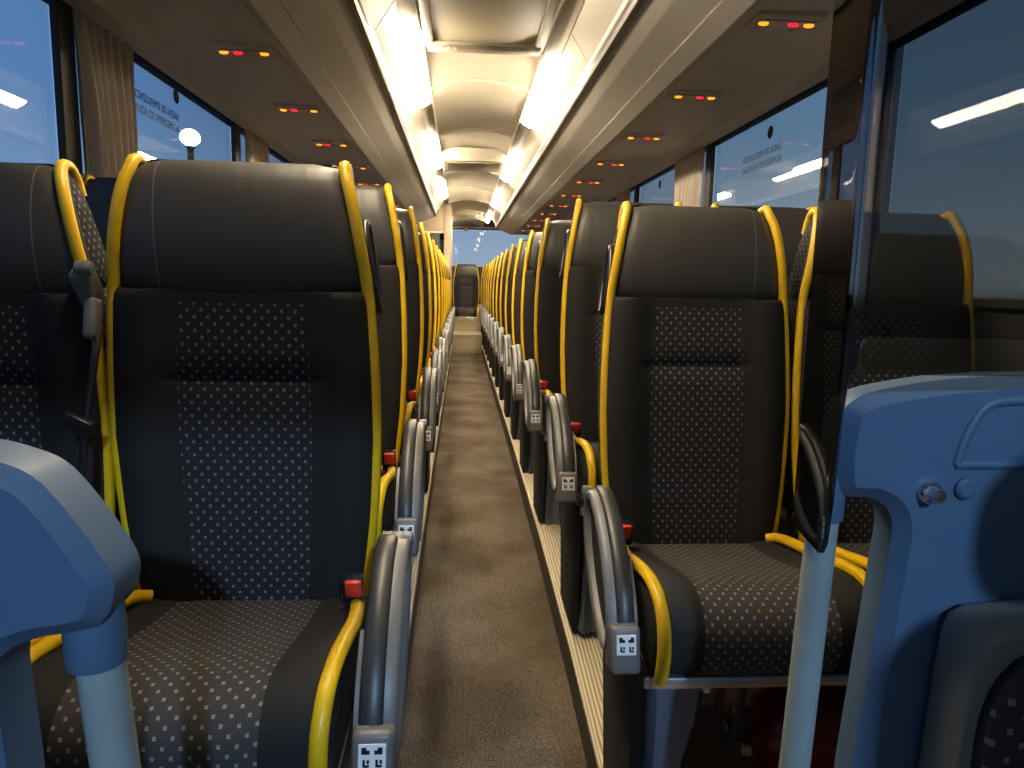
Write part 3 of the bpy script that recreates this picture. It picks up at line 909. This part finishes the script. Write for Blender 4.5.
# right panel (x, z) outline in its own plane
oR = [(.346, .835), (.316, .838), (.307, .862), (.306, .895), (.310, .924), (.319, .938), (.344, .949), (.403, .960), (.458, .965), (.513, .967), (.80, .967), (1.00, .955), (1.10, .93), (1.12, .88),
      (1.12, .10), (.345, .10), (.357, .511), (.375, .777), (.376, .800), (.371, .818), (.360, .829), (.346, .835)]
def smooth2(pts, i, j, k=4):
    return [(p.x, p.z) for p in smoothpath([(x, 0, z) for x, z in pts[i:j]], k)]
oR = smooth2(oR, 0, 14)+oR[14:17]+smooth2(oR, 17, 22)[:-1]
root = empty('modesty_panel', (.7, .71, .0), 'blue moulded modesty panel in front of the first right seats', 'modesty panel', 'blue modesty panels')
def child(o, r): 
    o.parent = r; o.matrix_parent_inverse = Matrix.Translation(-Vector(r.location)); return o
bm = bmesh.new(); add_prism(bm, oR, 'y', .675, .735, .026, 1)
pnR = child(finish('panel_body', bm, M['panel'], sharp=28), root)
# raised pocket outline
oc = [(.430, .874), (.435, .899), (.447, .926), (.458, .937), (.475, .941), (.52, .942), (.80, .942), (.86, .93), (.90, .874)]
bm = bmesh.new(); P = [(x, .677, z) for x, z in oc]
add_tube(bm, smoothpath(P, 3), .006, 8)
add_tube(bm, [(x, .677, .874) for x in (.428, .6, .905)], .006, 8)
child(finish('pocket_rim', bm, M['panel'], sharp=80), root)
bm = bmesh.new(); add_lathe(bm, [(.0125, .678), (.0125, .670), (.010, .667)], (.398+.004, 0, .845), 'y', 16)
add_lathe(bm, [(.008, .668), (.008, .655), (.005, .652)], (.401, 0, .845), 'y', 6)
child(finish('bolt', bm, M['bolt'], sharp=40), root)
bm = bmesh.new(); add_lathe(bm, [(.0115, .680), (.0115, .671), (.008, .668)], (.441, 0, .849), 'y', 18)
child(finish('cap', bm, M['panel'], sharp=40), root)
bm = bmesh.new(); add_lathe(bm, [(.0185, .806), (.0195, .812), (.0195, .838), (.018, .86)], (.308, .705, 0), 'z', 20)
child(finish('pole_collar', bm, M['panel'], sharp=40), root)
bm = bmesh.new(); add_tube(bm, [(.308, .705, .83), (.299, .705, .5), (.288, .705, .1), (.285, .705, -.02)], .0165, 18)
child(finish('pole', bm, M['pole'], sharp=60), root)
# left panel
oL = [(-.347, .815), (-.317, .820), (-.308, .826), (-.302, .838), (-.301, .855), (-.312, .877), (-.328, .902), (-.346, .923), (-.368, .933), (-.40, .940), (-.50, .950), (-.80, .955), (-1.0, .945), (-1.1, .92), (-1.12, .87),
      (-1.12, .08), (-.362, .08), (-.376, .707), (-.380, .781), (-.377, .797), (-.366, .808), (-.347, .815)]
oL = smooth2(oL, 0, 15)+oL[15:18]+smooth2(oL, 18, 22)[:-1]
oL = [(x-.010, z) for x, z in oL]
root = empty('modesty_panel', (-.7, .47, 0), 'blue moulded modesty panel corner at the left edge of the view', 'modesty panel', 'blue modesty panels')
bm = bmesh.new(); add_prism(bm, oL, 'y', .44, .50, .026, 1)
child(finish('panel_body', bm, M['panel'], sharp=28), root)
bm = bmesh.new(); add_lathe(bm, [(.0185, .786), (.0195, .792), (.0195, .815), (.018, .835)], (-.334, .47, 0), 'z', 20)
child(finish('pole_collar', bm, M['panel'], sharp=40), root)
bm = bmesh.new(); add_tube(bm, [(-.334, .47, .82), (-.326, .47, .70), (-.30, .47, .3), (-.282, .47, .02)], .0155, 18)
child(finish('pole', bm, M['pole'], sharp=60), root)

# smoked screen: a bent sheet, main face across the bus and a short return along the aisle
bm = bmesh.new()
t = .006
path = [(1.10, .637), (.30, .637), (.2835, .637), (.280, .638), (.2772, .640), (.276, .6445), (.276, .652), (.277, .713)]
pin = [(1.10, .643), (.30, .643), (.286, .643), (.2845, .6433), (.283, .644), (.282, .646), (.282, .652), (.283, .713)]
zb = [.972, .972, .968, .93, .845, .800, .788, .797]
zt = 1.78
vo = [[bm.verts.new((x, y, z)) for z in (zb[i], zt)] for i, (x, y) in enumerate(path)]
vi = [[bm.verts.new((x, y, z)) for z in (zb[i], zt)] for i, (x, y) in enumerate(pin)]
for i in range(len(path)-1):
    bm.faces.new((vo[i][0], vo[i+1][0], vo[i+1][1], vo[i][1])); bm.faces.new((vi[i][0], vi[i][1], vi[i+1][1], vi[i+1][0]))
    bm.faces.new((vo[i][0], vi[i][0], vi[i+1][0], vo[i+1][0])); bm.faces.new((vo[i][1], vo[i+1][1], vi[i+1][1], vi[i][1]))
for i in (0, -1): bm.faces.new((vo[i][0], vo[i][1], vi[i][1], vi[i][0]))
for f in bm.faces:
    if max(v_.co.x for v_ in f.verts) < .2865: f.material_index = 1
o = finish('smoked_screen', bm, [M['smoked'], M['smoked_edge']], None, True, sharp=50)
tag(o, 'tall smoked glossy screen with a bent edge standing above the right blue panel', 'screen')

# folding guide seat against the right panel
root = empty('guide_seat', (.56, .58, .0), 'grey folding guide seat with dotted dark pad at the bottom right corner', 'seat')
oc = [(0.3859, 0.5447), (0.3902, 0.6522), (0.3945, 0.7221), (0.4010, 0.7404), (0.4171, 0.7501), (0.4795, 0.7554), (0.7375, 0.7554), (0.8019, 0.7447), (0.8235, 0.7167), (0.8288, 0.5662), (0.8235, 0.2000), (0.3934, 0.2000)]
bm = bmesh.new(); add_prism(bm, oc, 'y', .605, .672, .012, 3)
child(finish('seat_shell', bm, M['guide_grey'], sharp=50), root)
oc = [(0.4193, 0.5125), (0.4160, 0.5877), (0.4171, 0.6490), (0.4235, 0.6845), (0.4386, 0.7103), (0.4666, 0.7275), (0.5655, 0.7350), (0.7159, 0.7297), (0.7697, 0.7060), (0.7912, 0.6522), (0.7966, 0.4587), (0.7804, 0.2330), (0.4365, 0.2330)]
oc = smooth2([(x-.018, z) for x, z in oc], 0, len(oc))
bm = bmesh.new(); uvl = bm.loops.layers.uv.new('UVMap'); add_prism(bm, oc, 'y', .585, .63, .018, 4)
for f in bm.faces:
    f.normal_update()
    if abs(f.normal.y) < .45: f.material_index = 1
    for lp in f.loops: lp[uvl].uv = (lp.vert.co.x*.8, lp.vert.co.z*.8)
child(finish('seat_pad', bm, [M['dots_seat'], M['fabric']], sharp=60), root)
root.location.x += .030; root.location.z -= .024

# driver's seat, just outside the right edge of the view; its shadow falls on the panel
root = empty('driver_seat', (.72, .16, 0), 'grey driver seat just outside the right edge of the view, shading the blue panel', 'seat')
def slab(name, x0, x1, y0, y1, z0, z1, m, bev=.05):
    bm = bmesh.new(); r_ = min(.06, (x1-x0)/3)
    oc = []
    for cx, cz, t0 in ((x1-r_, z1-r_, 0), (x0+r_, z1-r_, 90), (x0+r_, z0+r_, 180), (x1-r_, z0+r_, 270)):
        for k in range(7):
            t_ = math.radians(t0+15*k); oc.append((cx+r_*math.cos(t_), cz+r_*math.sin(t_)))
    add_prism(bm, oc, 'y', y0, y1, min(bev, (y1-y0)/2.4), 3)
    return child(finish(name, bm, m, sharp=50), root)
slab('backrest', .434, .92, .10, .22, .36, .975, M['guide_grey'])
slab('headrest', .515, .84, .11, .20, 1.0, 1.145, M['guide_grey'])
slab('seat_cushion', .45, .92, -.36, .12, .32, .44, M['guide_grey'], .04)
bm = bmesh.new()
for x in (.62, .74): add_tube(bm, [(x, .155, .96), (x, .155, 1.02)], .008, 8)
add_box(bm, (.72, -.12, .10), (.30, .34, .44), .02)
child(finish('seat_base', bm, M['black_matte']), root)
# things under the first right seat
bm = bmesh.new()
pts = smoothpath([(.404, 1.16, .355), (.397, 1.17, .28), (.408, 1.18, .215), (.424, 1.18, .200), (.438, 1.18, .25), (.440, 1.17, .30), (.430, 1.16, .355)], 4)
add_tube(bm, pts, .009, 6)
o = finish('strap_loop', bm, M['black_matte'], None, sharp=80); tag(o, 'black strap loop hanging below the first right seat', 'strap')
root = empty('fire_extinguisher', (.63, 1.30, .03), 'dark red fire extinguisher lying under the first right seat behind the pole', 'fire extinguisher')
bm = bmesh.new(); add_lathe(bm, [(.03, -.115), (.07, -.095), (.088, -.06), (.088, .22), (.07, .25), (.03, .262)], (0, 0, .115), 'x', 24)
finish('cylinder', bm, M['ext'], root, sharp=40)
bm = bmesh.new(); add_lathe(bm, [(.02, -.16), (.024, -.14), (.024, -.10)], (0, 0, .115), 'x', 14); add_box(bm, (-.135, -.02, .15), (.035, .03, .05), .006)
finish('valve', bm, M['black'], root)
bm = bmesh.new(); add_box(bm, (-.125, -.028, .088), (.02, .012, .02), .003); finish('valve_gauge', bm, M['metal'], root)
bm = bmesh.new()
for x in (-.02, .16): add_box(bm, (x, 0, .018), (.03, .13, .036), .004)
finish('cradle', bm, M['black_matte'], root)

# ------------------------------------------------------------------ outside
root = empty('street_lamp', (-4.0, 10.74, -1.3), 'bright bluish-white outdoor lamp shining in through the left window', 'street lamp')
bm = bmesh.new(); add_tube(bm, [(0, 0, 0), (0, 0, 4.2)], [.07, .045], 10)
finish('lamp_post', bm, M['pillar'], root)
bm = bmesh.new(); add_lathe(bm, [(.05, 4.22), (.07, 4.205), (.07, 4.19), (.05, 4.18)], (0, 0, 0), 'z', 18)
finish('lamp_housing', bm, M['pillar'], root)
bm = bmesh.new(); bmesh.ops.create_uvsphere(bm, u_segments=20, v_segments=12, radius=.135)
for v in bm.verts: v.co.z = v.co.z*.85+4.33
finish('lamp_globe', bm, M['floodlamp'], root)

# ------------------------------------------------------------------ lights, world, camera
def area(name, loc, target, size, power, col, shape='DISK'):
    d = bpy.data.lights.new(name, 'AREA'); d.shape = shape; d.size = size; d.energy = power; d.color = col
    o = bpy.data.objects.new(name, d); C.objects.link(o); o.location = loc
    o.rotation_euler = (Vector(target)-Vector(loc)).to_track_quat('-Z', 'Y').to_euler(); return o
area('yard_floodlight', (1.15, -5.6, 4.1), (-.1, 1.3, .5), .22, 300, (.45, .68, 1.0))

w = bpy.data.worlds.new('dusk'); SC.world = w; w.use_nodes = True
nt = w.node_tree; nt.nodes.clear()
out = nt.nodes.new('ShaderNodeOutputWorld'); bg = nt.nodes.new('ShaderNodeBackground')
tc = nt.nodes.new('ShaderNodeTexCoord'); sp = nt.nodes.new('ShaderNodeSeparateXYZ')
nt.links.new(tc.outputs['Generated'], sp.inputs[0])
rp = nt.nodes.new('ShaderNodeValToRGB'); e = rp.color_ramp.elements
e[0].position = .0; e[0].color = (.02, .024, .03, 1); e[1].position = 1; e[1].color = (.05, .11, .22, 1)
for p, c in ((.49, (.03, .036, .042, 1)), (.505, (.40, .45, .48, 1)), (.60, (.17, .29, .43, 1))):
    x = e.new(p); x.color = c
mr = nt.nodes.new('ShaderNodeMapRange'); mr.inputs[1].default_value = -1; mr.inputs[2].default_value = 1
nt.links.new(sp.outputs[2], mr.inputs[0]); nt.links.new(mr.outputs[0], rp.inputs[0])
mz = nt.nodes.new('ShaderNodeMapRange'); mz.inputs[1].default_value = -1; mz.inputs[2].default_value = 1
nt.links.new(sp.outputs[0], mz.inputs[0])
r2 = nt.nodes.new('ShaderNodeValToRGB')
r2.color_ramp.elements[0].color = (.80, 1.05, 1.55, 1); r2.color_ramp.elements[1].color = (.86, .78, .63, 1)
nt.links.new(mz.outputs[0], r2.inputs[0])
mw = nt.nodes.new('ShaderNodeMix'); mw.data_type = 'RGBA'; mw.blend_type = 'MULTIPLY'; mw.inputs[0].default_value = 1
nt.links.new(rp.outputs[0], mw.inputs[6]); nt.links.new(r2.outputs[0], mw.inputs[7])
nt.links.new(mw.outputs[2], bg.inputs[0]); bg.inputs[1].default_value = 1.0
nt.links.new(bg.outputs[0], out.inputs[0])

cam = bpy.data.cameras.new('camera'); co = bpy.data.objects.new('camera', cam); C.objects.link(co)
F, roll, c = 700., .022, Vector((-.086, 0, 1.05))
vx, vy = 462-512, 283-384
cr, sr = math.cos(roll), math.sin(roll)
dx, dy = vx*cr+vy*sr, -vx*sr+vy*cr
dx, dy = vx*cr+vy*sr, -vx*sr+vy*cr
phi = math.atan(-dy/F); th = math.atan(-dx*math.cos(phi)/F)
f = Vector((math.sin(th)*math.cos(phi), math.cos(th)*math.cos(phi), -math.sin(phi)))
r = Vector((math.cos(th), -math.sin(th), 0)); u = r.cross(f)
ir = cr*r+sr*u; iu = -sr*r+cr*u
co.matrix_world = Matrix(((ir.x, iu.x, -f.x, c.x), (ir.y, iu.y, -f.y, c.y), (ir.z, iu.z, -f.z, c.z), (0, 0, 0, 1)))
cam.sensor_width = 36; cam.lens = F/1024*36; cam.clip_start = .02; cam.clip_end = 200
SC.camera = co
vs = SC.view_settings
SC.display_settings.display_device = 'sRGB'
vs.view_transform = 'Standard'; vs.look = 'None'; vs.gamma = 1; vs.use_curve_mapping = False; vs.exposure = 0.22
SC.cycles.use_denoising = True
SC.cycles.max_bounces = 10; SC.cycles.diffuse_bounces = 5; SC.cycles.transparent_max_bounces = 24
SC.cycles.sample_clamp_indirect = 6
